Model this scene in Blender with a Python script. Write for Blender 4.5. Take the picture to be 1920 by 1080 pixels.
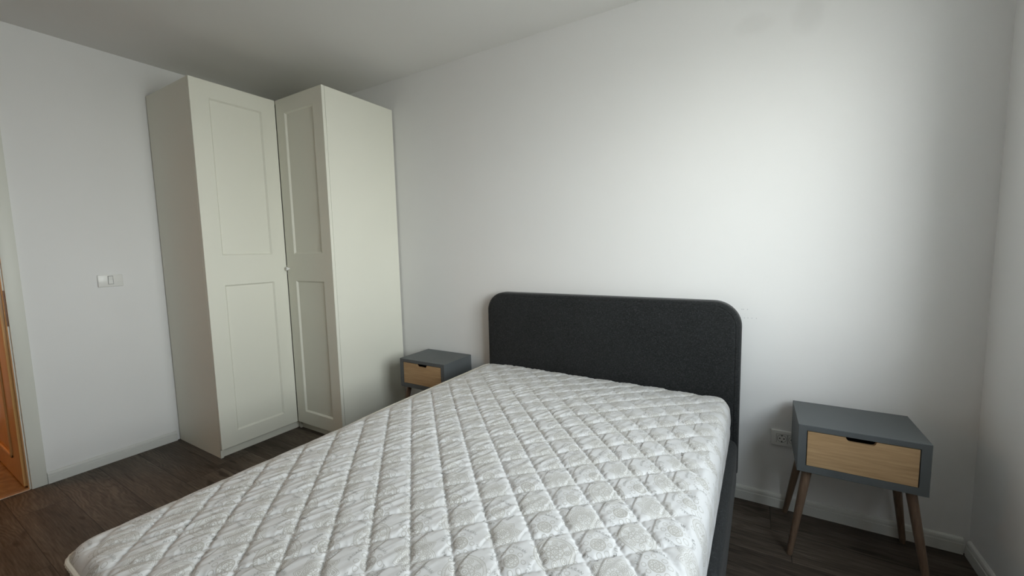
import bpy, bmesh, math, random
import numpy as np
from mathutils import Vector, Matrix, Euler
random.seed(4); np.random.seed(4)
for o in list(bpy.data.objects): bpy.data.objects.remove(o)
S = bpy.context.scene
C = S.collection
PI = math.pi

# ------------------------------------------------------------------ camera
cd = bpy.data.cameras.new('camera'); cam = bpy.data.objects.new('camera', cd); C.objects.link(cam)
cd.sensor_width = 36.0; cd.lens = 36.0 * 766.16 / 1920.0; cd.clip_start = 0.02; cd.clip_end = 200
YAW, PITCH, ROLL = 0.5363, -0.0935, -0.0227
fw = Vector((-math.sin(YAW)*math.cos(PITCH), math.cos(YAW)*math.cos(PITCH), math.sin(PITCH)))
r0 = Vector((math.cos(YAW), math.sin(YAW), 0)); u0 = r0.cross(fw)
rt = r0*math.cos(ROLL) + u0*math.sin(ROLL); up = u0*math.cos(ROLL) - r0*math.sin(ROLL)
M3 = Matrix((rt, up, -fw)).transposed().to_4x4(); M3.translation = Vector((3.5099, -2.3051, 1.2965))
cam.matrix_world = M3
S.camera = cam

# ------------------------------------------------------------------ sky, window portal, exposure
W = bpy.data.worlds.new('sky'); S.world = W; W.use_nodes = True
wn = W.node_tree; wn.nodes.clear()
tc = wn.nodes.new('ShaderNodeTexCoord'); sp = wn.nodes.new('ShaderNodeSeparateXYZ'); rp = wn.nodes.new('ShaderNodeValToRGB')
mr = wn.nodes.new('ShaderNodeMapRange'); mr.inputs[1].default_value = -1; mr.inputs[2].default_value = 1
bg = wn.nodes.new('ShaderNodeBackground'); ow = wn.nodes.new('ShaderNodeOutputWorld')
wn.links.new(tc.outputs['Generated'], sp.inputs[0]); wn.links.new(sp.outputs['Z'], mr.inputs[0]); wn.links.new(mr.outputs[0], rp.inputs[0])
wn.links.new(rp.outputs[0], bg.inputs[0]); wn.links.new(bg.outputs[0], ow.inputs[0])
e = rp.color_ramp.elements
e[0].position = 0.0; e[0].color = (.24, .24, .23, 1)
e[1].position = 1.0; e[1].color = (.29, .32, .37, 1)
for p_, c_ in ((.33, (.36, .36, .345, 1)), (.456, (.58, .58, .56, 1)), (.50, (.95, .955, .945, 1)), (.57, (1.0, 1.01, 1.01, 1)), (.655, (.77, .80, .825, 1)), (.787, (.44, .475, .52, 1))):
    k = e.new(p_); k.color = c_
bg.inputs[1].default_value = 19.6
WY0, WY1, WZ0, WZ1 = -2.13, -0.74, 0.88, 2.26        # window opening in the right wall
RW = 4.304; RT = 0.17                                  # right wall plane, wall thickness
pl = bpy.data.lights.new('window_daylight_portal', 'AREA'); pl.shape = 'RECTANGLE'
pl.size = WY1-WY0; pl.size_y = WZ1-WZ0; pl.cycles.is_portal = True
po = bpy.data.objects.new('window_daylight_portal', pl); C.objects.link(po)
po.location = (RW+RT+.02, (WY0+WY1)/2, (WZ0+WZ1)/2)
po.rotation_euler = Vector((-1, 0, 0)).to_track_quat('-Z', 'Z').to_euler()
S.view_settings.view_transform = 'Standard'; S.view_settings.look = 'None'
S.view_settings.gamma = 1; S.view_settings.use_curve_mapping = False
S.view_settings.exposure = 0.0
S.cycles.max_bounces = 14; S.cycles.diffuse_bounces = 10; S.cycles.glossy_bounces = 4

# ------------------------------------------------------------------ node maths
class N:
    """a float/vector socket with arithmetic"""
    def __init__(s, nt, sock): s.nt = nt; s.k = sock
    def _m(s, op, b=None, c=None):
        n = s.nt.nodes.new('ShaderNodeMath'); n.operation = op
        for i, v in enumerate((s, b, c)):
            if v is None: continue
            if isinstance(v, N): s.nt.links.new(v.k, n.inputs[i])
            else: n.inputs[i].default_value = v
        return N(s.nt, n.outputs[0])
    def __add__(s, b): return s._m('ADD', b)
    def __radd__(s, b): return s._m('ADD', b)
    def __sub__(s, b): return s._m('SUBTRACT', b)
    def __rsub__(s, b): return (s*-1)._m('ADD', b)
    def __mul__(s, b): return s._m('MULTIPLY', b)
    def __rmul__(s, b): return s._m('MULTIPLY', b)
    def __truediv__(s, b): return s._m('DIVIDE', b)
    def floor(s): return s._m('FLOOR')
    def abs(s): return s._m('ABSOLUTE')
    def sqrt(s): return s._m('SQRT')
    def sin(s): return s._m('SINE')
    def cos(s): return s._m('COSINE')
    def mod(s, b): return s._m('FLOORED_MODULO', b)
    def gt(s, b): return s._m('GREATER_THAN', b)
    def lt(s, b): return s._m('LESS_THAN', b)
    def max(s, b): return s._m('MAXIMUM', b)
    def min(s, b): return s._m('MINIMUM', b)
    def pow(s, b): return s._m('POWER', b)
    def atan2(s, b): return s._m('ARCTAN2', b)
    def sm(s, lo, hi, a=0., b=1.):
        n = s.nt.nodes.new('ShaderNodeMapRange'); n.interpolation_type = 'SMOOTHSTEP'
        s.nt.links.new(s.k, n.inputs[0])
        for i, v in enumerate((lo, hi, a, b)): n.inputs[i+1].default_value = v
        return N(s.nt, n.outputs[0])
class Mat:
    def __init__(s, name, rough=.6, spec=.5):
        s.m = bpy.data.materials.new(name); s.m.use_nodes = True; s.nt = s.m.node_tree
        s.b = s.nt.nodes['Principled BSDF']; s.b.inputs['Roughness'].default_value = rough
        s.b.inputs['Specular IOR Level'].default_value = spec
    def coord(s, kind='Object'):
        t = s.nt.nodes.new('ShaderNodeTexCoord'); q = s.nt.nodes.new('ShaderNodeSeparateXYZ')
        s.nt.links.new(t.outputs[kind], q.inputs[0]); return [N(s.nt, q.outputs[i]) for i in range(3)]
    def world(s):
        t = s.nt.nodes.new('ShaderNodeNewGeometry'); q = s.nt.nodes.new('ShaderNodeSeparateXYZ')
        s.nt.links.new(t.outputs['Position'], q.inputs[0]); return [N(s.nt, q.outputs[i]) for i in range(3)]
    def vec(s, x, y, z=0.):
        n = s.nt.nodes.new('ShaderNodeCombineXYZ')
        for i, v in enumerate((x, y, z)):
            if isinstance(v, N): s.nt.links.new(v.k, n.inputs[i])
            else: n.inputs[i].default_value = v
        return N(s.nt, n.outputs[0])
    def noise(s, v, scale, detail=3., rough=.5, dist=0.):
        n = s.nt.nodes.new('ShaderNodeTexNoise'); s.nt.links.new(v.k, n.inputs['Vector'])
        n.inputs['Scale'].default_value = scale; n.inputs['Detail'].default_value = detail
        n.inputs['Roughness'].default_value = rough; n.inputs['Distortion'].default_value = dist
        return N(s.nt, n.outputs['Fac'])
    def white(s, v):
        n = s.nt.nodes.new('ShaderNodeTexWhiteNoise'); n.noise_dimensions = '3D'; s.nt.links.new(v.k, n.inputs['Vector'])
        return N(s.nt, n.outputs['Value'])
    def ramp(s, f, stops):
        n = s.nt.nodes.new('ShaderNodeValToRGB'); s.nt.links.new(f.k, n.inputs[0]); el = n.color_ramp.elements
        el[0].position, el[0].color = stops[0][0], (*stops[0][1], 1); el[1].position, el[1].color = stops[-1][0], (*stops[-1][1], 1)
        for p, c in stops[1:-1]: k = el.new(p); k.color = (*c, 1)
        return N(s.nt, n.outputs[0])
    def mix(s, f, a, b):
        n = s.nt.nodes.new('ShaderNodeMix'); n.data_type = 'RGBA'
        for i, v in ((0, f), (6, a), (7, b)):
            if isinstance(v, N): s.nt.links.new(v.k, n.inputs[i])
            elif i == 0: n.inputs[0].default_value = v
            else: n.inputs[i].default_value = (*v, 1)
        return N(s.nt, n.outputs[2])
    def color(s, c):
        if isinstance(c, N): s.nt.links.new(c.k, s.b.inputs['Base Color'])
        else: s.b.inputs['Base Color'].default_value = (*c, 1)
        return s
    def rough(s, r): s.nt.links.new(r.k, s.b.inputs['Roughness']); return s
    def bump(s, h, strength=.3, dist=.002):
        n = s.nt.nodes.new('ShaderNodeBump'); n.inputs['Strength'].default_value = strength; n.inputs['Distance'].default_value = dist
        s.nt.links.new(h.k, n.inputs['Height']); s.nt.links.new(n.outputs[0], s.b.inputs['Normal']); return s

def paint(name, c, rough=.75, tex=.12, stains=()):
    m = Mat(name, rough, .25); x, y, z = m.world(); v = m.vec(x, y, z)
    n1 = m.noise(v, 420, 2); n2 = m.noise(v, 2.2, 3)
    col = m.mix(n2.sm(.3, .7), [k*.985 for k in c], c)
    for (sx, sz, rx, rz) in stains:
        d = (((x-sx)/rx)*((x-sx)/rx) + ((z-sz)/rz)*((z-sz)/rz)).sqrt() + (m.noise(v, 14, 3)-.5)*.9
        col = m.mix(d.sm(.45, 1.1, .16, 0.), col, (.52, .51, .48))
    m.color(col); m.bump(n1, tex, .001); return m.m
M = {}
M['wall'] = paint('wall_paint', (.80, .80, .80))
wb = Mat('wall_back_paint', .75, .25)
def back_wall_paint():
    m = wb; x, y, z = m.world(); v = m.vec(x, y, z); c = (.80, .80, .80)
    n1 = m.noise(v, 420, 2); n2 = m.noise(v, 2.2, 3); n3 = m.noise(v, 14, 3)
    col = m.mix(n2.sm(.3, .7), [k*.985 for k in c], c)
    for (sx, sz, rx, rz, a) in ((3.476, 2.308, .085, .06, .12), (3.685, 2.300, .07, .10, .17)):
        d = (((x-sx)/rx)*((x-sx)/rx) + ((z-sz)/rz)*((z-sz)/rz)).sqrt() + (n3-.5)*.8
        col = m.mix(d.sm(.35, 1.15, a, 0.), col, (.50, .49, .47))
    for (sx, sz) in ((3.463, .977), (3.470, .977), (3.487, .977), (3.475, .934), (3.490, .935), (3.507, .935), (3.526, .935)):
        d = ((x-sx)*(x-sx) + (z-sz)*(z-sz)).sqrt()
        col = m.mix(d.sm(.0010, .0024, .7, 0.), col, (.25, .25, .28))
    m.color(col); m.bump(n1, .2, .001); return m.m
M['wall_back'] = back_wall_paint()
M['wall_front'] = paint('wall_front_beige_bounce_paint', (.50, .43, .35))  # unseen wall, beige chosen to warm and dim the light it bounces back
M['ceiling'] = paint('ceiling_paint', (.79, .785, .77), .85)
M['trim'] = paint('trim_white_paint', (.66, .665, .64), .45, .03)
M['frame_paint'] = paint('door_frame_paint', (.70, .705, .655), .4, .03)
M['lacquer'] = paint('wardrobe_white_foil', (.76, .755, .672), .38, .04)
M['plastic'] = paint('white_plastic', (.78, .78, .76), .25, .0)
M['hall'] = paint('hall_wall_paint', (.72, .70, .66))
def flat(name, c, rough=.6, spec=.5, metal=0.):
    m = Mat(name, rough, spec); m.color(c); m.b.inputs['Metallic'].default_value = metal; return m.m
M['dark'] = flat('dark_recess', (.012, .012, .012), .8)
M['slot'] = flat('gap_shade_and_clip_dark', (.05, .048, .045), .7)  # dark colour painting shade in gaps and rims; also on the earth clips
M['brass'] = flat('threshold_metal', (.62, .48, .36), .35, .5, .8)
M['hinge'] = flat('dark_bronze_metal', (.10, .055, .035), .45, .5, .6)
M['black'] = flat('black_metal', (.02, .02, .02), .4)
M['steel'] = flat('contact_metal', (.45, .45, .44), .35, .5, .9)

def floor_mat():
    m = Mat('laminate_floor', .5, .22); x, y, z = m.world()
    yy = (y+.02)/.19; row = yy.floor(); fy = yy-row
    off = m.white(m.vec(row, 3.1, 0.))*1.28
    xx = (x+off)/1.28; colm = xx.floor(); fx = xx-colm
    pid = m.white(m.vec(row, colm, 1.)); pid2 = m.white(m.vec(row, colm, 7.))
    ox = x + pid*37.; oy = y + pid2*11.
    warp = m.noise(m.vec(ox*1.6, oy*5., 0.), 1., 3, .55)
    bands = ((oy*380. + warp*95.).sin()*.5+.5)*m.noise(m.vec(ox*1.1, oy*6., 4.), 1., 2, .5).sm(.40, .60)
    fine = m.noise(m.vec(ox*9., oy*170., 0.), 1., 4, .6)
    med = m.noise(m.vec(ox*1.3, oy*14., 2.), 1., 4, .6)
    kn = m.noise(m.vec(ox*3.2, oy*11., 5.), 1., 2, .5); knot = kn.sm(.66, .73)
    crack = m.noise(m.vec(ox*2.4, oy*30., 9.), 1., 2, .5).sm(.665, .72)
    t = bands*.17 + (fine-.5)*.85 + (med-.5)*.70 + (pid-.5)*.16 + .43
    col = m.ramp(t, ((.18, (.027, .020, .015)), (.42, (.073, .0565, .0435)), (.60, (.114, .091, .0715)), (.85, (.18, .149, .120))))
    col = m.mix(knot*.75, col, (.022, .014, .010)); col = m.mix(crack*.65, col, (.020, .013, .010))
    e1 = fy.min(1.-fy)*.19; e2 = fx.min(1.-fx)*1.28; ed = e1.min(e2)
    seam = ed.sm(.0006, .0022, 1., 0.)
    col = m.mix(seam*.85, col, (.014, .011, .009))
    m.color(col); m.rough(fine*.2+.42); m.bump(fine*.35+ed.sm(.0, .003)*1.2, .35, .0012); return m.m
M['floor'] = floor_mat()

def wood(name, dark, light, ax, scale=1., rough=.5, spec=.35):
    m = Mat(name, rough, spec); q = m.coord('Object'); a = q[ax]; b, c = [q[i] for i in range(3) if i != ax]
    w = m.noise(m.vec(a*2.*scale, b*10.*scale, c*10.*scale), 1., 3, .5)
    f = m.noise(m.vec(a*7.*scale, b*130.*scale, c*130.*scale), 1., 4, .6)
    bd = ((c*150.*scale + b*150.*scale + w*24.).sin())*.5+.5
    col = m.ramp(f*.70 + bd*.08 + w*.22, ((.25, dark), (.75, light)))
    m.color(col); m.bump(f, .15, .0006); return m.m
M['oak'] = wood('oak_veneer', (.33, .205, .100), (.56, .385, .215), 0)
M['walnut'] = wood('walnut_stained_leg', (.105, .064, .044), (.215, .148, .102), 2, 1., .35, .4)
M['door_wood'] = wood('honey_door', (.50, .28, .10), (.66, .40, .17), 2, .6, .3, .5)
def grey_paint():
    m = Mat('grey_lacquer', .48, .4); v = m.vec(*m.coord()); n = m.noise(v, 350, 2)
    m.color(m.mix(m.noise(v, 5, 2).sm(.3, .7), (.098, .108, .113), (.106, .117, .122))); m.bump(n, .06, .0006); return m.m
M['grey'] = grey_paint()
def fabric():
    m = Mat('charcoal_melange_fabric', .92, .2); x, y, z = m.coord()
    a = m.noise(m.vec(x*95., y*95., z*400.), 1., 2, .6); b = m.noise(m.vec(x*400., y*400., z*95.), 1., 2, .6)
    g = m.noise(m.vec(x, y, z), 5., 2)
    t = a.max(b)*.75 + (a*b)*.35
    col = m.ramp(t, ((.32, (.0055, .0059, .0062)), (.54, (.018, .0195, .0203)), (.76, (.055, .059, .0615))))
    col = m.mix(g.sm(.35, .65, 0., .12), col, (.034, .036, .038))
    m.color(col); m.bump(t, .5, .0012)
    m.b.inputs['Sheen Weight'].default_value = .12; m.b.inputs['Sheen Roughness'].default_value = .5
    return m.m
M['fabric'] = fabric()
def tile():
    m = Mat('hall_floor_tile', .25, .5); x, y, z = m.world(); v = m.vec(x, y, z)
    n = m.noise(v, 9, 5, .65, 1.5)
    m.color(m.ramp(n, ((.3, (.16, .095, .045)), (.7, (.30, .19, .09))))); return m.m
M['tile'] = tile()

# ------------------------------------------------------------------ object helpers
def link(name, me, mat=None, parent=None, loc=None):
    o = bpy.data.objects.new(name, me); C.objects.link(o)
    if mat: me.materials.append(mat)
    if parent: o.parent = parent
    if loc: o.location = loc
    return o
def tag(o, label=None, cat=None, group=None, kind=None):
    for k, v in (('label', label), ('category', cat), ('group', group), ('kind', kind)):
        if v: o[k] = v
    return o
def empty(name, loc, label, cat, group=None):
    o = bpy.data.objects.new(name, None); C.objects.link(o); o.location = loc; o.empty_display_size = .1
    return tag(o, label, cat, group)
def bm_obj(name, bm, mat, parent=None, loc=None, smooth=False):
    me = bpy.data.meshes.new(name); bmesh.ops.recalc_face_normals(bm, faces=bm.faces); bm.to_mesh(me); bm.free()
    if smooth:
        me.polygons.foreach_set('use_smooth', [True]*len(me.polygons)); me.set_sharp_from_angle(angle=math.radians(40))
    return link(name, me, mat, parent, loc)
def add_box(bm, lo, hi, bevel=0., seg=2):
    t = bmesh.new(); bmesh.ops.create_cube(t, size=1)
    for v in t.verts: v.co = Vector([(lo[i]+hi[i])/2 + v.co[i]*(hi[i]-lo[i]) for i in range(3)])
    if bevel: bmesh.ops.bevel(t, geom=t.edges[:], offset=bevel, segments=seg, affect='EDGES', profile=.5)
    me = bpy.data.meshes.new('t'); t.to_mesh(me); t.free(); bm.from_mesh(me); bpy.data.meshes.remove(me)
def box(name, lo, hi, mat, parent=None, bevel=0., kind=None, loc=None):
    bm = bmesh.new(); add_box(bm, lo, hi, bevel); o = bm_obj(name, bm, mat, parent, loc, smooth=bevel > 0)
    if kind: o['kind'] = kind
    return o
def prism(bm, outline, axis, a0, a1):
    """closed 2-D outline swept along an axis (0,1,2); outline in the two other axes in order"""
    oth = [i for i in range(3) if i != axis]
    def P(p, t):
        v = [0, 0, 0]; v[axis] = t; v[oth[0]], v[oth[1]] = p; return bm.verts.new(v)
    A = [P(p, a0) for p in outline]; B = [P(p, a1) for p in outline]; n = len(outline)
    for i in range(n): bm.faces.new((A[i], A[(i+1) % n], B[(i+1) % n], B[i]))
    bm.faces.new(A); bm.faces.new(B[::-1])
def tube(bm, pts, rads, seg=16, cap=True):
    pts = [Vector(p) for p in pts]; rings = []
    for i, p in enumerate(pts):
        d = (pts[min(i+1, len(pts)-1)] - pts[max(i-1, 0)]).normalized()
        a = d.orthogonal().normalized() if abs(d.z) < .95 else Vector((1, 0, 0)); a = (a - d*a.dot(d)).normalized(); b = d.cross(a)
        rings.append([bm.verts.new(p + (a*math.cos(2*PI*k/seg) + b*math.sin(2*PI*k/seg))*rads[i]) for k in range(seg)])
    for i in range(len(rings)-1):
        for k in range(seg): bm.faces.new((rings[i][k], rings[i][(k+1) % seg], rings[i+1][(k+1) % seg], rings[i+1][k]))
    if cap: bm.faces.new(rings[0][::-1]); bm.faces.new(rings[-1])
def lathe(bm, prof, seg=32, M4=Matrix()):
    rings = []
    for r, h in prof:
        rings.append([bm.verts.new(M4 @ Vector((r*math.cos(2*PI*k/seg), r*math.sin(2*PI*k/seg), h))) for k in range(seg)] if r > 1e-6 else [bm.verts.new(M4 @ Vector((0, 0, h)))])
    for i in range(len(rings)-1):
        A, B = rings[i], rings[i+1]
        for k in range(seg):
            q = [A[k % len(A)], A[(k+1) % len(A)], B[(k+1) % len(B)], B[k % len(B)]]
            u = []
            for v in q:
                if v not in u: u.append(v)
            if len(u) > 2: bm.faces.new(u)

# ------------------------------------------------------------------ the room
H = 2.577; YB = -4.80; T = .30
box('floor', (0, YB, -.12), (RW, 0, 0), M['floor'], kind='structure')
box('ceiling', (0, YB, H), (RW, 0, H+.15), M['ceiling'], kind='structure')
box('wall_back', (-.12, 0, -.12), (RW+RT, .15, H+.15), M['wall_back'], kind='structure')
box('wall_front', (-.12, YB-.15, -.12), (RW+RT, YB, H+.15), M['wall_front'], kind='structure')
DY0, DY1, DH = -2.63, -1.790, 2.03                        # doorway in the left wall
bm = bmesh.new()
for lo, hi in (((-.12, DY1, -.12), (0, 0, H+.15)), ((-.12, YB, -.12), (0, DY0, H+.15)), ((-.12, DY0, DH), (0, DY1, H+.15))): add_box(bm, lo, hi)
bm_obj('wall_left', bm, M['wall'])['kind'] = 'structure'
bm = bmesh.new()
for lo, hi in (((RW, WY1, -.12), (RW+RT, 0, H+.15)), ((RW, YB, -.12), (RW+RT, WY0, H+.15)), ((RW, WY0, WZ1), (RW+RT, WY1, H+.15)), ((RW, WY0, -.12), (RW+RT, WY1, WZ0))): add_box(bm, lo, hi)
t_ = Matrix.Rotation(PI/2, 4, 'Y'); t_.translation = Vector((RW, -.030, 1.942))
lathe(bm, ((0, -.001), (.0025, -.001), (.0015, .0005), (0, .0008)), 10, Matrix.Translation((RW, -.030, 1.942)) @ Matrix.Rotation(-PI/2, 4, 'Y'))
bm_obj('wall_right', bm, M['wall'])['kind'] = 'structure'

def baseboard(name, axis, wall, sgn, a0, a1):
    """skirting profile: body with a fine groove and a thinner rounded top"""
    pr = [(0, 0), (.015, 0), (.015, .043), (.0135, .0445), (.0115, .0452), (.0115, .0464), (.0130, .0472), (.0128, .056), (.0105, .063), (.006, .067), (0, .068)]
    bm = bmesh.new(); prism(bm, [(wall+sgn*d, z) for d, z in pr], axis, a0, a1)
    bm_obj(name, bm, M['trim'])['kind'] = 'structure'
baseboard('baseboard_back', 0, 0., -1, 1.16, RW-.019)
baseboard('baseboard_left', 1, 0., 1, -1.747, -1.125)
baseboard('baseboard_right', 1, RW, -1, YB, -.0155)

# window (outside the frame, lights the room)
win = bmesh.new(); xw = RW+RT-.09
for lo, hi in (((xw, WY0, WZ0), (xw+.07, WY1, WZ0+.06)), ((xw, WY0, WZ1-.06), (xw+.07, WY1, WZ1)), ((xw, WY0, WZ0+.06), (xw+.07, WY0+.06, WZ1-.06)),
               ((xw, WY1-.06, WZ0+.06), (xw+.07, WY1, WZ1-.06)), ((xw, -1.48, WZ0+.06), (xw+.07, -1.39, WZ1-.06))): add_box(win, lo, hi, .004)
wo = bm_obj('window_1', win, M['plastic']); wo['kind'] = 'structure'
gm = bpy.data.materials.new('window_glass'); gm.use_nodes = True; g = gm.node_tree; g.nodes.clear()
ga = g.nodes.new('ShaderNodeBsdfTransparent'); gb = g.nodes.new('ShaderNodeBsdfGlossy'); gx = g.nodes.new('ShaderNodeMixShader'); go = g.nodes.new('ShaderNodeOutputMaterial')
ga.inputs[0].default_value = (.95, .97, .96, 1); gb.inputs['Roughness'].default_value = 0; gx.inputs[0].default_value = .05
g.links.new(ga.outputs[0], gx.inputs[1]); g.links.new(gb.outputs[0], gx.inputs[2]); g.links.new(gx.outputs[0], go.inputs[0])
for a, b in ((WY0+.055, -1.475), (-1.395, WY1-.055)): box('glass_pane', (xw+.03, a, WZ0+.055), (xw+.036, b, WZ1-.055), gm, wo)
sill = box('window_sill', (RW-.04, WY0-.03, WZ0-.001), (xw, WY1+.03, WZ0+.022), M['plastic'], wo, .004)

# doorway: casing, jamb, leaf swung into the hall
do = box('door_1', (0, -1.810, 0), (.012, -1.748, DH+.065), M['frame_paint'], bevel=.002); do['kind'] = 'structure'
box('casing', (0, DY0-.065, 0), (.012, DY0, DH+.065), M['frame_paint'], do, .002)
box('casing', (0, DY0, DH), (.012, -1.810, DH+.065), M['frame_paint'], do, .002)
box('jamb', (-.046, -1.816, 0), (-.003, DY1, DH), M['frame_paint'], do)
box('jamb', (-.12, DY0, 0), (-.004, DY0+.012, DH), M['frame_paint'], do)
box('jamb', (-.12, DY0+.012, DH-.012), (-.004, DY1-.026, DH), M['frame_paint'], do)
box('threshold_strip', (-.022, DY0+.012, .0005), (.012, -1.817, .006), M['brass'], do, .002)
box('hinge_plate', (-.0030, -1.8165, .94), (.0004, -1.8085, 1.137), M['hinge'], do)
LX0, LX1 = -.86, -.050; LY = -1.830
bm = bmesh.new(); add_box(bm, (LX0, LY, .008), (LX1, LY+.037, DH-.016), .003)
leaf = bm_obj('door_leaf', bm, M['door_wood'], do, smooth=True)
def moulding(bm, x0, x1, z0, z1, y, w=.022, h=.010):
    add_box(bm, (x0, y-h, z0), (x0+w, y+.001, z1), .004); add_box(bm, (x1-w, y-h, z0), (x1, y+.001, z1), .004)
    add_box(bm, (x0, y-h, z0), (x1, y+.001, z0+w), .004); add_box(bm, (x0, y-h, z1-w), (x1, y+.001, z1), .004)
    add_box(bm, (x0+.05, y-h*.6, z0+.05), (x1-.05, y+.001, z1-.05), .005)
bm = bmesh.new(); moulding(bm, LX0+.10, LX1-.17, .14, .86, LY); moulding(bm, LX0+.10, LX1-.17, 1.02, 1.92, LY)
bm_obj('panel_moulding', bm, M['door_wood'], leaf, smooth=True)
bm = bmesh.new(); tube(bm, [(LX0+.06, LY+.001, 1.0), (LX0+.06, LY-.05, 1.0)], [.009, .009]); tube(bm, [(LX0+.05, LY-.05, 1.0), (LX0+.17, LY-.05, 1.0)], [.009, .008])
bm_obj('door_handle', bm, M['black'], leaf, smooth=True)
# hall beyond
box('floor_hall', (-1.6, -3.4, -.12), (-.0, -.9, -.001), M['tile'], kind='structure').location.x = -.0005
bm = bmesh.new()
for lo, hi in (((-1.7, -3.4, -.12), (-1.6, -.9, H)), ((-1.6, -3.5, -.12), (-.121, -3.4, H)), ((-1.6, -.9, -.12), (-.121, -.8, H)), ((-1.7, -3.5, H), (-.121, -.8, H+.1))): add_box(bm, lo, hi)
bm_obj('wall_hall', bm, M['hall'])['kind'] = 'structure'
hl = bpy.data.lights.new('hall_lamp', 'POINT'); hl.energy = 20; hl.color = (1., .42, .08); hl.shadow_soft_size = .12
ho = bpy.data.objects.new('hall_lamp', hl); C.objects.link(ho); ho.location = (-.75, -2.55, 2.25)

# ------------------------------------------------------------------ corner wardrobe
WH, A1, A2, D1, D2 = 2.36, 1.109, 1.132, .617, .600
wr = empty('corner_wardrobe', (.013, -.013, 0), 'tall off-white L-shaped corner wardrobe with two framed doors', 'wardrobe')
def wl(v): return tuple(a-b for a, b in zip(v, (.013, -.013, 0)))
TH = .02
def carcass(name, planks, mat=M['lacquer']):
    bm = bmesh.new()
    for lo, hi in planks: add_box(bm, wl(lo), wl(hi), .0012, 1)
    return bm_obj(name, bm, mat, wr, smooth=True)
FX = D1-TH-.002                                            # front edge of the left cabinet body
carcass('cabinet_body', [((.013, -A1, 0), (FX, -A1+.018, WH)), ((.013, -.031, 0), (FX, -.013, WH)), ((.013, -A1+.018, 0), (.021, -.031, WH)),
                         ((.021, -A1+.018, WH-.018), (FX, -.031, WH)), ((.021, -A1+.018, .06), (FX, -.031, .078)), ((.03, -A1+.018, 1.2), (FX-.03, -.04, 1.218))])
FY = -D2+TH+.002
carcass('cabinet_body', [((A2-.018, FY, 0), (A2, -.013, WH)), ((FX+.001, FY, 0), (FX+.019, -.013, WH)), ((FX+.019, -.021, 0), (A2-.018, -.013, WH)),
                         ((FX+.019, FY, WH-.018), (A2-.018, -.021, WH)), ((FX+.019, FY, .06), (A2-.018, -.021, .078)), ((FX+.019, FY+.03, 1.2), (A2-.018, -.03, 1.218))])
carcass('plinth', [((FX-.030, -A1+.018, 0), (FX-.014, FY+.0139, .0595))])
carcass('plinth', [((FX-.014, FY+.014, 0), (A2-.018, FY+.030, .0595))])
def panel_door(name, origin, du, w, h, thick, inward, panels, mirror=False):
    """framed door: outer slab with two recessed panels and sloping inner edges; du = width direction, inward = depth direction"""
    bm = bmesh.new(); du = Vector(du); dn = Vector(inward); o = Vector(origin); dz = Vector((0, 0, 1))
    P = lambda u, z, d: bm.verts.new(o + du*u + dz*z + dn*d)
    cache = {}
    def V(u, z, d):
        k = (round(u, 5), round(z, 5), round(d, 5))
        if k not in cache: cache[k] = P(u, z, d)
        return cache[k]
    F = lambda *vs: bm.faces.new([V(*v) for v in vs])
    b = .0015; us = [b, panels[0][0], panels[0][1], w-b]; zs = [b]
    for p in panels: zs += [p[2], p[3]]
    zs.append(h-b)
    for i in range(3):
        for j in range(len(zs)-1):
            if i == 1 and j % 2 == 1: continue
            F((us[i], zs[j], 0), (us[i+1], zs[j], 0), (us[i+1], zs[j+1], 0), (us[i], zs[j+1], 0))
    for (a0, a1, z0, z1) in panels:
        s, d = .0095, .0105
        q = [(a0, z0), (a1, z0), (a1, z1), (a0, z1)]; r = [(a0+s, z0+s), (a1-s, z0+s), (a1-s, z1-s), (a0+s, z1-s)]
        for k in range(4):
            l = (k+1) % 4; F((*q[k], 0), (*q[l], 0), (*r[l], d), (*r[k], d))
        F(*[(*v, d) for v in r])
    loop = [(u, zs[0]) for u in us] + [(us[-1], z) for z in zs[1:]] + [(u, zs[-1]) for u in us[-2::-1]] + [(us[0], z) for z in zs[-2:0:-1]]
    def out(u, z): return (0. if u == us[0] else w if u == us[-1] else u, 0. if z == zs[0] else h if z == zs[-1] else z)
    n = len(loop)
    for k in range(n):
        p, q = loop[k], loop[(k+1) % n]; p2, q2 = out(*p), out(*q)
        F((*p, 0), (*q, 0), (*q2, b), (*p2, b)); F((*p2, b), (*q2, b), (*q2, thick), (*p2, thick))
    F(*[(*out(*p), thick) for p in loop])
    return bm_obj(name, bm, M['lacquer'], wr)
PZ = ((.155, 1.112), (1.301, 2.261))
dz0 = .060
w1 = A1-D2-.0025
d1 = panel_door('door', wl((D1, -A1+.0005, dz0)), (0, 1, 0), w1, WH-dz0, TH, (-1, 0, 0), [(.100, w1-.094, z0-dz0, z1-dz0) for z0, z1 in PZ])
w2 = A2-D1-.003
d2 = panel_door('door', wl((D1+.003, -D2, dz0)), (1, 0, 0), w2, WH-dz0, TH, (0, 1, 0), [(.098, w2-.098, z0-dz0, z1-dz0) for z0, z1 in PZ])
bm = bmesh.new(); lathe(bm, ((0, -.001), (.007, -.001), (.007, .006), (.012, .010), (.0135, .017), (.011, .022), (0, .0235)), 24,
                        Matrix.Translation(wl((D1+.026, -D2, 1.197))) @ Matrix.Rotation(PI/2, 4, 'X'))
kn = bm_obj('knob', bm, M['plastic'], d2, smooth=True); kn['label'] = 'small round white knob'

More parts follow.
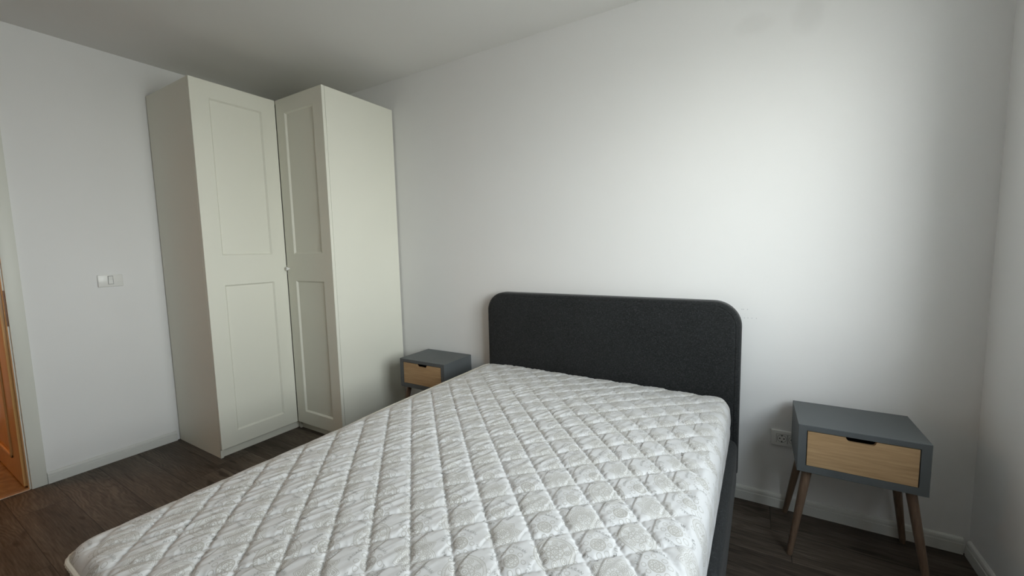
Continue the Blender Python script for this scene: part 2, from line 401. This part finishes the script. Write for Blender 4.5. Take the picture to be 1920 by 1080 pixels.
# ------------------------------------------------------------------ bed frame
HX0, HX1, HZ = 1.993, 3.466, 1.022
bx = (HX0+HX1)/2
bed = empty('bed_frame', (bx, -1.05, 0), 'charcoal upholstered double bed frame with rounded headboard against the white wall', 'bed')
bl = lambda v: (v[0]-bx, v[1]+1.05, v[2])
def hb_outline(inset, n=14, r=.125):
    x0, x1, z1 = HX0+inset, HX1-inset, HZ-inset; r = r-inset; z0 = .17
    p = [(x0, z0)]
    p += [(x0+r-r*math.cos(a), z1-r+r*math.sin(a)) for a in np.linspace(0, PI/2, n)]
    p += [(x1-r+r*math.sin(a), z1-r+r*math.cos(a)) for a in np.linspace(0, PI/2, n)]
    p += [(x1, z0)]
    return p
bm = bmesh.new(); rows = []
yb = -.020
for ins, y in ((.004, yb), (0., yb-.004), (0., -.074), (.0025, -.084), (.008, -.091), (.015, -.0955), (.0215, -.0970), (.0235, -.0945), (.0255, -.0970), (.032, -.0995), (.05, -.1005)):
    rows.append([bm.verts.new(bl((x, y, z))) for x, z in hb_outline(ins)])
for a, b in zip(rows, rows[1:]):
    for i in range(len(a)): 
        j = (i+1) % len(a); bm.faces.new((a[i], a[j], b[j], b[i]))
bm.faces.new(rows[-1]); bm.faces.new(rows[0][::-1])
hb = bm_obj('headboard', bm, M['fabric'], bed); 
for p in hb.data.polygons: p.use_smooth = True
hb.data.set_sharp_from_angle(angle=math.radians(60))
def rail(name, lo, hi, r):
    bm = bmesh.new(); add_box(bm, bl(lo), bl(hi), r, 7); return bm_obj(name, bm, M['fabric'], bed, smooth=True)
RZ0, RZ1 = .115, .352
rail('side_rail', (3.396, -2.10, RZ0), (3.464, -.099, RZ1), .0335)
rail('side_rail', (1.995, -2.10, RZ0), (2.063, -.099, RZ1), .0335)
rail('foot_rail', (1.998, -2.165, RZ0), (3.461, -2.095, RZ1-.002), .026)
for x in (2.06, 3.40):
    for y in (-.16, -2.08):
        bm = bmesh.new(); tube(bm, [bl((x, y, 0)), bl((x, y, RZ0+.02))], [.018, .024], 16); bm_obj('leg', bm, M['black'], bed, smooth=True)
bm = bmesh.new(); add_box(bm, bl((2.055, -2.10, .32)), bl((3.404, -.10, .35)))
bm_obj('slat_base', bm, M['black'], bed)

# ------------------------------------------------------------------ mattress: quilted, printed cover
MX0, MX1, MY0, MY1, MZ, MB = 2.006, 3.431, -2.062, -.103, .557, .354
RE, RP = .050, .060                           # edge roll radius, plan corner radius
QA0, QA, QB0, QB = 3.0120, .0965, 1.3430, .0992           # quilting diagonals
c45 = math.sqrt(.5)
rs = np.random.RandomState(7)
wav = [(rs.uniform(.75, 1.25)*2*PI/.031, rs.uniform(-.22, .22), rs.uniform(0, 6.28)) for _ in range(6)]
lowf = [(rs.uniform(-9, 9), rs.uniform(-9, 9), rs.uniform(0, 6.28)) for _ in range(10)]
crum = [(w_*math.cos(t_), w_*math.sin(t_), rs.uniform(0, 6.28)) for w_, t_ in [(rs.uniform(38, 75), rs.uniform(-.9, .9)) for _ in range(5)]]
def low(x, y, o=0): return sum(np.sin(a*x+b*y+c+o*1.7) for a, b, c in lowf)/len(lowf)
def sst(t): t = np.clip(t, 0, 1); return t*t*(3-2*t)
def quilt(x, y):
    """height of the quilting above the seams"""
    a = (x-y)*c45; b = (x+y)*c45
    a = a + .0030*np.abs(np.sin(PI*b/.0205 + 2*np.sin(a*9)))**.7; b = b + .0048*np.abs(np.sin(PI*a/.0225+1.))**.6 + .0007*np.sin(2*PI*a/.0123)
    fa = (a-QA0)/QA; fb = (b-QB0)/QB
    da = np.abs(fa-np.round(fa))*2; db = np.abs(fb-np.round(fb))*2          # 0 on the seam, 1 mid-cell
    wb = 1-.6*sst((y+.85)/.5)
    puff = (1-(1-da)**6.5)*(1-wb*(1-db)**6.5)
    h = .0115*puff**.8
    # fine crumple of the thin cover
    cr = 0
    for k_, (ax_, ay_, cx_) in enumerate(crum): cr = cr + (1-np.abs(np.sin(ax_*x+ay_*y+cx_+1.6*np.sin(31*x-17*y+k_)))**.6)
    h = h + .0052*(cr/len(crum)-.3)*puff*(.55+.5*low(x, y, 5))
    # two straight tucks across the corners of every diamond
    ua = (np.floor(fa)+.5)*QA+QA0; ub = (np.floor(fb)+.5)*QB+QB0
    xc = (ua+ub)*c45; dx = x-xc; amp = .5+.5*low(x, y, 3)*2; amp = np.clip(amp, .25, 1)*(.5+.5*sst((x-2.5)/.5))
    h = h - .0046*amp*puff*sst((np.abs(dx)-.0355)/.0032) - .0022*amp*puff*np.exp(-((np.abs(dx)-.0375)/.0022)**2)
    # gathered folds running towards the head end
    th = math.radians(22); s = x*math.cos(th) - y*math.sin(th); t = x*math.sin(th)+y*math.cos(th)
    f = 0
    for k, (w, ph, c) in enumerate(wav): f = f + (1-2*np.abs(np.sin(.5*w*(s+.004*np.sin(t*17+k)) + c + 5*ph*t))**.8)
    f = f/len(wav)
    side = np.clip(.45+.8*(2.75-x), .22, 1.1)
    h = h + .0062*side*f*np.sqrt(np.clip(puff, 0, 1))*(.75+.6*low(x, y, 1))
    h = h + .0016*low(x*3, y*3, 2)
    return h
def edge_dist(x, y):
    hx, hy = (MX1-MX0)/2, (MY1-MY0)/2; qx = np.abs(x-(MX0+MX1)/2)-(hx-RP); qy = np.abs(y-(MY0+MY1)/2)-(hy-RP)
    return RP-(np.hypot(np.maximum(qx, 0), np.maximum(qy, 0)) + np.minimum(np.maximum(qx, qy), 0))
def top_z(x, y):
    d = np.clip(edge_dist(x, y), 0, None); u = (x-(MX0+MX1)/2)/((MX1-MX0)/2); v = (y-(MY0+MY1)/2)/((MY1-MY0)/2)
    dome = .022*(1-np.abs(u)**3)*(1-np.abs(v)**4)
    rr = .030 + .024*sst((u+.85)/.6); t = np.clip(1-d/rr, 0, 1); drop = rr*.86*(1-np.sqrt(np.clip(1-t*t, 0, 1)))
    return MZ - .004 + dome - drop + quilt(x, y)*sst(d/(.032+.04*(u < -.8)))
def axis_coords(n, lo, hi):
    ed = RE+.02; k = 14
    e0 = lo + ed*(1-np.cos(np.linspace(0, PI/2, k)))
    e1 = hi - ed*(1-np.cos(np.linspace(0, PI/2, k)))[::-1]
    return np.concatenate([e0, np.linspace(lo+ed, hi-ed, n)[1:-1], e1])
gx_ = axis_coords(480, MX0, MX1); gy_ = axis_coords(660, MY0, MY1)
nx, ny = len(gx_), len(gy_)
X, Y = np.meshgrid(gx_, gy_, indexing='ij')
def round_plan(X, Y):
    X, Y = X.copy(), Y.copy()
    for sx, ex in ((1, MX0), (-1, MX1)):
        for sy, ey in ((1, MY0), (-1, MY1)):
            p = 1-(sx*(X-ex))/RP; q = 1-(sy*(Y-ey))/RP; m = (p > 0) & (q > 0)
            r = np.maximum(p, q)/np.maximum(np.hypot(p, q), 1e-9)
            X[m] = (ex+sx*RP*(1-p*r))[m]; Y[m] = (ey+sy*RP*(1-q*r))[m]
    return X, Y
Xr, Yr = round_plan(X, Y); Z = top_z(Xr, Yr)
verts = np.stack([Xr, Yr, Z], -1).reshape(-1, 3); uvs = np.stack([Xr, Yr], -1).reshape(-1, 2)
idx = np.arange(nx*ny).reshape(nx, ny)
faces = np.stack([idx[:-1, :-1], idx[1:, :-1], idx[1:, 1:], idx[:-1, 1:]], -1).reshape(-1, 4)
loop = np.concatenate([idx[:, 0], idx[-1, 1:], idx[-2::-1, -1], idx[0, -2:0:-1]])
lv = verts[loop]; cen = np.array([(MX0+MX1)/2, (MY0+MY1)/2]); nl = len(loop)
tg = np.roll(lv[:, :2], -1, 0)-np.roll(lv[:, :2], 1, 0); nrm = np.stack([tg[:, 1], -tg[:, 0]], 1); nrm /= np.linalg.norm(nrm, axis=1)[:, None]
arc = np.concatenate([[0], np.cumsum(np.linalg.norm(np.diff(lv[:, :2], axis=0), axis=1))])
V, Fc, U = [verts], [faces.tolist()], [uvs]
prev = loop; base = len(verts); nr = 26
for k in range(1, nr+1):
    f = k/nr; zt = lv[:, 2]*(1-f)+MB*f
    bulge = .002*np.sin(PI*min(1, f*1.02))**.7 + .0025*np.sin(PI*f)**.5*np.abs(np.sin(PI*arc/.14))*np.abs(np.sin(PI*f*1.9))
    if k == nr: bulge = bulge*0-.004
    dn = lv[:, :2]+nrm*bulge[:, None] if np.ndim(bulge) else lv[:, :2]+nrm*bulge
    V.append(np.concatenate([dn, zt[:, None]], 1)); U.append(lv[:, :2]+nrm*(lv[:, 2]-zt)[:, None])
    cur = np.arange(base, base+nl); base += nl
    Fc.append(np.stack([prev, cur, np.roll(cur, -1), np.roll(prev, -1)], 1).tolist()); prev = cur
V = np.concatenate(V); U = np.concatenate(U); faces = sum(Fc, []); faces.append(prev.tolist()[::-1])
nfab = len(faces)
# printed words round every small medallion: flat lettering that lies on the cloth
PX0, PY0 = 3.019, -1.344
PA, PB, PC, PD = .1375, .0147, .0112, .1446               # repeat of the print: columns (PA, PC) and (PB, PD)
PDET = PA*PD-PB*PC
fc = bpy.data.curves.new('word', 'FONT'); fc.body = 'ARGAN'; fc.size = .0108; fc.align_x = 'CENTER'; fc.space_character = 1.15; fc.resolution_u = 2
fo = bpy.data.objects.new('word', fc); C.objects.link(fo); dg = bpy.context.evaluated_depsgraph_get(); dg.update()
tm = fo.evaluated_get(dg).to_mesh(); tv = np.array([v.co[:2] for v in tm.vertices]); tf = [list(p.vertices) for p in tm.polygons]
fo.evaluated_get(dg).to_mesh_clear(); bpy.data.objects.remove(fo); bpy.data.curves.remove(fc)
tverts, tfaces, off = [], [], len(V)
for i in range(-9, 9):
    for j in range(-9, 13):
        cx, cy = PX0+(i+.5)*PA+(j+.5)*PB, PY0+(i+.5)*PC+(j+.5)*PD
        for q in range(4):
            rr = .041 + tv[:, 1]; an = PI/2 + q*PI/2 - tv[:, 0]/.046
            wx = cx+rr*np.cos(an); wy = cy+rr*np.sin(an)
            if edge_dist(wx, wy).min() < .012: continue
            wz = top_z(wx, wy)+.0006
            tverts.append(np.stack([wx, wy, wz], 1)); tfaces += [[k+off for k in p] for p in tf]; off += len(tv)
V = np.concatenate([V]+tverts); U = np.concatenate([U, V[len(U):, :2]]); faces += tfaces
me = bpy.data.meshes.new('mattress'); me.from_pydata(V.tolist(), [], faces)
uvl = me.uv_layers.new(name='print'); li = np.empty(len(me.loops), dtype=np.int32); me.loops.foreach_get('vertex_index', li)
uvl.data.foreach_set('uv', U[li].astype(np.float32).ravel())
mi = np.zeros(len(me.polygons), dtype=np.int32); mi[nfab:] = 1; me.polygons.foreach_set('use_smooth', [True]*len(me.polygons))
def cover():
    m = Mat('printed_quilted_cover', .72, .25)
    t = m.nt.nodes.new('ShaderNodeUVMap'); t.uv_map = 'print'; q = m.nt.nodes.new('ShaderNodeSeparateXYZ'); m.nt.links.new(t.outputs[0], q.inputs[0])
    x, y = N(m.nt, q.outputs[0]), N(m.nt, q.outputs[1])
    nv = m.vec(x, y, 0.); n1, n2 = m.noise(nv, 9., 2), m.noise(m.vec(x+5., y+3., 2.), 9., 2)
    n3, n4 = m.noise(nv, 55., 2), m.noise(m.vec(x+7., y+1., 4.), 55., 2)
    wx_, wy_ = x + (n1-.5)*.016 + (n3-.5)*.0035, y + (n2-.5)*.016 + (n4-.5)*.0035
    qx, qy = wx_-PX0, wy_-PY0
    gx, gy = qx*(PD/PDET)-qy*(PB/PDET), qy*(PA/PDET)-qx*(PC/PDET)
    def ring(r, R, w): return (r-R).abs().sm(w*.45, w*1.15, 1., 0.)
    def cell(ox, oy):
        ix = (gx+(.5-ox)).floor(); iy = (gy+(.5-oy)).floor()
        lx = qx-(ix+ox)*PA-(iy+oy)*PB; ly = qy-(ix+ox)*PC-(iy+oy)*PD
        return ix, iy, lx, ly, (lx*lx+ly*ly).sqrt(), ly.atan2(lx)
    def satellites(r, th, n, R, rad, w, ph=0.):
        """n little rings round a circle of radius R"""
        s = 2*PI/n; t = (th+(ph+s/2)).mod(s)-s/2
        dx = r*t.cos()-R; dy = r*t.sin(); return ring((dx*dx+dy*dy).sqrt(), rad, w)
    w = .00098
    ix, iy, lx, ly, r, th = cell(0., 0.)
    k = (ix+iy).mod(2.).gt(.5)                                   # two alternating large medallions
    h1 = m.white(m.vec(ix, iy, 3.)); th = th + h1*6.28; r = r*(h1*.22+.92)
    A = ring(r, .004, w).max(ring(r, .0085, w)).max(ring(r, .0215, w)).max(satellites(r, th, 8, .0148, .0046, w)).max(satellites(r, th, 8, .0300, .0068, w, .39)).max(satellites(r, th, 8, .0300, .0032, w, .39))
    A = A.max(ring(r, .0395, w)).max(ring(r, .0475, w)).max(((th*44.).sin().abs().sm(.25, .55, 1., 0.))*(r.gt(.0395))*(r.lt(.0475)))
    A = A.max(satellites(r, th, 8, .0515, .0050, w*.9))
    B = ring(r, .003, w).max(ring(r, .007, w)).max(satellites(r, th, 6, .0128, .0040, w)).max(ring(r, .0190, w)).max(ring(r, .0215, w)).max(satellites(r, th, 22, .0262, .0024, w)).max(ring(r, .0312, w))
    s8 = 2*PI/8; tt = ((th+s8/2).mod(s8)-s8/2).abs(); pet = r + tt*.040      # pointed petals
    B = B.max(ring(pet, .0530, w)*r.gt(.033)).max(ring(pet, .0485, w)*r.gt(.033)).max(ring(pet, .0420, w)*r.gt(.033)).max(satellites(r, th, 8, .0385, .0028, w))
    big = A*(1.-k) + B*k
    ix, iy, lx, ly, r2, th2 = cell(.5, .5)
    sm_ = ring(r2, .0028, w).max(ring(r2, .0065, w)).max(satellites(r2, th2, 8, .0112, .0034, w)).max(ring(r2, .0165, w)).max(ring(r2, .0185, w))
    sm_ = sm_.max(satellites(r2, th2, 4, .0290, .0058, w, .785-.35)).max(satellites(r2, th2, 4, .0290, .0058, w, .785+.35))
    fil = (r.sm(.044, .050, 1., 0.)).max(r2.sm(.017, .020, 1., 0.))
    v = m.vec(x, y, 0.)
    line = big.max(sm_)
    col = m.mix(fil*.15, (.655, .65, .648), (.54, .52, .465))
    col = m.mix(line*.66*(n1.sm(.25, .75, .75, 1.05)), col, (.30, .275, .225))
    m.color(col)
    wv = m.noise(m.vec(x*700., y*700., 0.), 1., 1); m.bump(wv, .12, .0006)
    m.b.inputs['Sheen Weight'].default_value = .15
    return m.m
mat_o = link('mattress', me, cover()); me.materials.append(flat('printed_grey_ink', (.42, .415, .40), .8, .2)); me.polygons.foreach_set('material_index', mi)
bpx = Vector(((MX0+MX1)/2, (MY0+MY1)/2, MB)); me.transform(Matrix.Translation(-bpx)); mat_o.location = bpx
tag(mat_o, 'white quilted mattress with beige medallion print lying bare on the charcoal bed', 'mattress')
# corded tape along the upper seam
bm = bmesh.new(); pts = []; n = 900
per = lv[::1]
dist = arc; tot = arc[-1]
for t in np.linspace(0, tot, n):
    px_, py_ = np.interp(t, arc, lv[:, 0]), np.interp(t, arc, lv[:, 1]); nx_, ny_ = np.interp(t, arc, nrm[:, 0]), np.interp(t, arc, nrm[:, 1])
    left = sst((3.25-px_)/.5)*sst((-.12-py_)/.02+1); z = .520 + .008*left + .016*left*sst((py_+1.6)/.7)
    z = z-.06*(1-left); o_ = -.007+.011*left
    pts.append(Vector((px_+nx_*o_, py_+ny_*o_, z))-bpx)
tube(bm, pts, [.0052+.0011*(i % 2) for i in range(n)], 8, cap=False)
pp = bm_obj('piping', bm, flat('cream_cord', (.72, .68, .60), .8), mat_o, smooth=True); pp['label'] = 'cream corded edge tape'

TH_ = -.0136; pv = Vector((2.73, -.10, 0))                # the bed stands very slightly askew
for o in (bed, mat_o):
    o.location = pv + Matrix.Rotation(TH_, 3, 'Z') @ (o.location-pv); o.rotation_euler.z = TH_
# ------------------------------------------------------------------ nightstands
NW, ND, NH, NB = .397, .2945, .5635, .365
def make_nightstand(loc, label):
    t = empty('nightstand', loc, label, 'nightstand', 'grey nightstands on either side of the bed')
    # open-fronted grey case: x 0..NW, y 0..-ND (front)
    bm = bmesh.new(); th = .029; tt = .022; e_ = .0014
    def rect(i, y): return [bm.verts.new(v) for v in ((i, y, NB+i), (NW-i, y, NB+i), (NW-i, y, NH-i), (i, y, NH-i))]
    def inner(y): return [bm.verts.new(v) for v in ((th, y, NB+th), (NW-th, y, NB+th), (NW-th, y, NH-tt), (th, y, NH-tt))]
    L = [rect(0, -e_), rect(0, -ND+e_), rect(e_, -ND), inner(-ND), inner(-.012)]
    for p, q in zip(L, L[1:]):
        for k in range(4): bm.faces.new((p[k], p[(k+1) % 4], q[(k+1) % 4], q[k]))
    bm.faces.new(L[0]); bm.faces.new(L[-1])
    bm_obj('case', bm, M['grey'], t)
    x0, x1, z0, z1 = th+.003, NW-th-.003, NB+th+.0015, NH-tt-.003; xm = NW/2
    # drawer front with a rounded finger notch
    nw, nd, rr = .046, .0165, .013
    prof = [(x0, z0), (x1, z0), (x1, z1), (xm+nw, z1)]
    prof += [(xm+nw-.002-rr+rr*math.cos(a), z1-nd+rr-rr*math.sin(a)) for a in np.linspace(0.25, PI/2, 6)]
    prof += [(xm-nw+.002+rr-rr*math.sin(a), z1-nd+rr-rr*math.cos(a)) for a in np.linspace(0, PI/2-.25, 6)]
    prof += [(xm-nw, z1), (x0, z1)]
    bm = bmesh.new(); prism(bm, prof, 1, -ND+.0015, -ND+.0155)
    dr = bm_obj('drawer', bm, M['oak'], t); dr['label'] = 'pale oak drawer front with a finger notch'
    bm = bmesh.new(); add_box(bm, (x0, -ND+.016, z0), (x1, -.02, z1-.035)); bm_obj('drawer_box', bm, M['dark'], dr)
    for sx in (-1, 1):
        for sy in (-1, 1):
            top = Vector((NW/2+sx*.158, -ND/2+sy*.105, NB+.001)); ft = Vector((NW/2+sx*.2125, -ND/2+sy*.160, .0))
            if sy > 0: ft.y = -ND/2+.150
            bm = bmesh.new(); d = (top-ft)
            tube(bm, [ft+d*k for k in (0, .02, .5, 1)], [.0095, .0108, .0145, .0175], 20)
            for v in bm.verts:
                if v.co.z < .004: v.co.z = 0
                if v.co.z > NB-.012: v.co.z = NB
            bm_obj('leg', bm, M['walnut'], t, smooth=True)
    return t
make_nightstand((3.6835, -.0411, 0), 'grey nightstand with oak drawer on tapered legs beside the wall socket')
make_nightstand((1.404, -.018, 0), 'grey nightstand with oak drawer between the wardrobe and the bed')

# ------------------------------------------------------------------ light switch and wall socket
sw = empty('light_switch', (0, -1.3805, 1.121), 'white horizontal light switch plate on the wall beside the wardrobe', 'light switch')
bm = bmesh.new(); add_box(bm, (0, -.0595, 0), (.009, .0595, .076), .004, 3)
pt_ = bm_obj('plate', bm, M['plastic'], sw, smooth=True)
box('rocker_gap_shade', (.0085, -.0125, .015), (.0094, .0125, .067), M['slot'], pt_)  # dark slab painting the shade of the gap around the rocker
bm = bmesh.new(); prism(bm, [(.008, .0168), (.0112, .0168), (.0098, .041), (.0125, .0652), (.008, .0652)], 1, -.0108, .0108)
bm_obj('rocker', bm, M['plastic'], sw)

so = empty('wall_socket', (3.604, 0, .316), 'white double power socket low on the wall half behind the nightstand', 'power socket')
bm = bmesh.new(); add_box(bm, (0, -.0095, 0), (.120, 0, .078), .0045, 3)
bm_obj('plate', bm, M['plastic'], so, smooth=True)
for cx in (.0445, .0905):
    zc = .0385
    bm = bmesh.new(); seg = 28; h2 = .0215
    # square insert with a round well
    def circ(r, y): return [bm.verts.new((cx+r*math.cos(2*PI*k/seg), y, zc+r*math.sin(2*PI*k/seg))) for k in range(seg)]
    def sq(y, s=h2):
        o = []
        for k in range(seg):
            a = 2*PI*k/seg; c_, s_ = math.cos(a), math.sin(a); f = s/max(abs(c_), abs(s_)); o.append(bm.verts.new((cx+c_*f, y, zc+s_*f)))
        return o
    L = [sq(-.0088), sq(-.0105), circ(.0185, -.0105), circ(.0170, -.0097), circ(.0165, -.0030-.0062)]
    for a, b in zip(L, L[1:]):
        for k in range(seg): bm.faces.new((a[k], a[(k+1) % seg], b[(k+1) % seg], b[k]))
    bm.faces.new(L[-1])
    ins = bm_obj('socket_insert', bm, M['plastic'], so)
    bm = bmesh.new()
    for k in range(seg):                                        # dark ring painting the shade at the rim of the well
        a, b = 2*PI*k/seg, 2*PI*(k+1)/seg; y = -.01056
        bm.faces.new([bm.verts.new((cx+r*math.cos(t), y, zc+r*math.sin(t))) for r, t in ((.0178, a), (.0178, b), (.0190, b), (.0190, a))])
    fr = .0225
    for lo, hi in (((cx-fr, -.0098, zc-fr), (cx-fr+.001, -.0094, zc+fr)), ((cx+fr-.001, -.0098, zc-fr), (cx+fr, -.0094, zc+fr)), ((cx-fr, -.0098, zc+fr-.001), (cx+fr, -.0094, zc+fr))): add_box(bm, lo, hi)
    bm_obj('gap_shade_line', bm, M['slot'], ins)  # gap shade put in as dark strips around the insert
    for dx in (-.0085, .0085):
        bm = bmesh.new(); lathe(bm, ((0, -.0005), (.0030, -.0005), (.0030, .0006), (0, .0006)), 16, Matrix.Translation((cx+dx, -.0092, zc)) @ Matrix.Rotation(PI/2, 4, 'X'))
        bm_obj('pin_hole', bm, M['dark'], ins)
    for dz in (-.0145, .0145):
        box('earth_clip', (cx-.0025, -.0102, zc+dz-.003), (cx+.0025, -.0090, zc+dz+.003), M['slot'], ins)
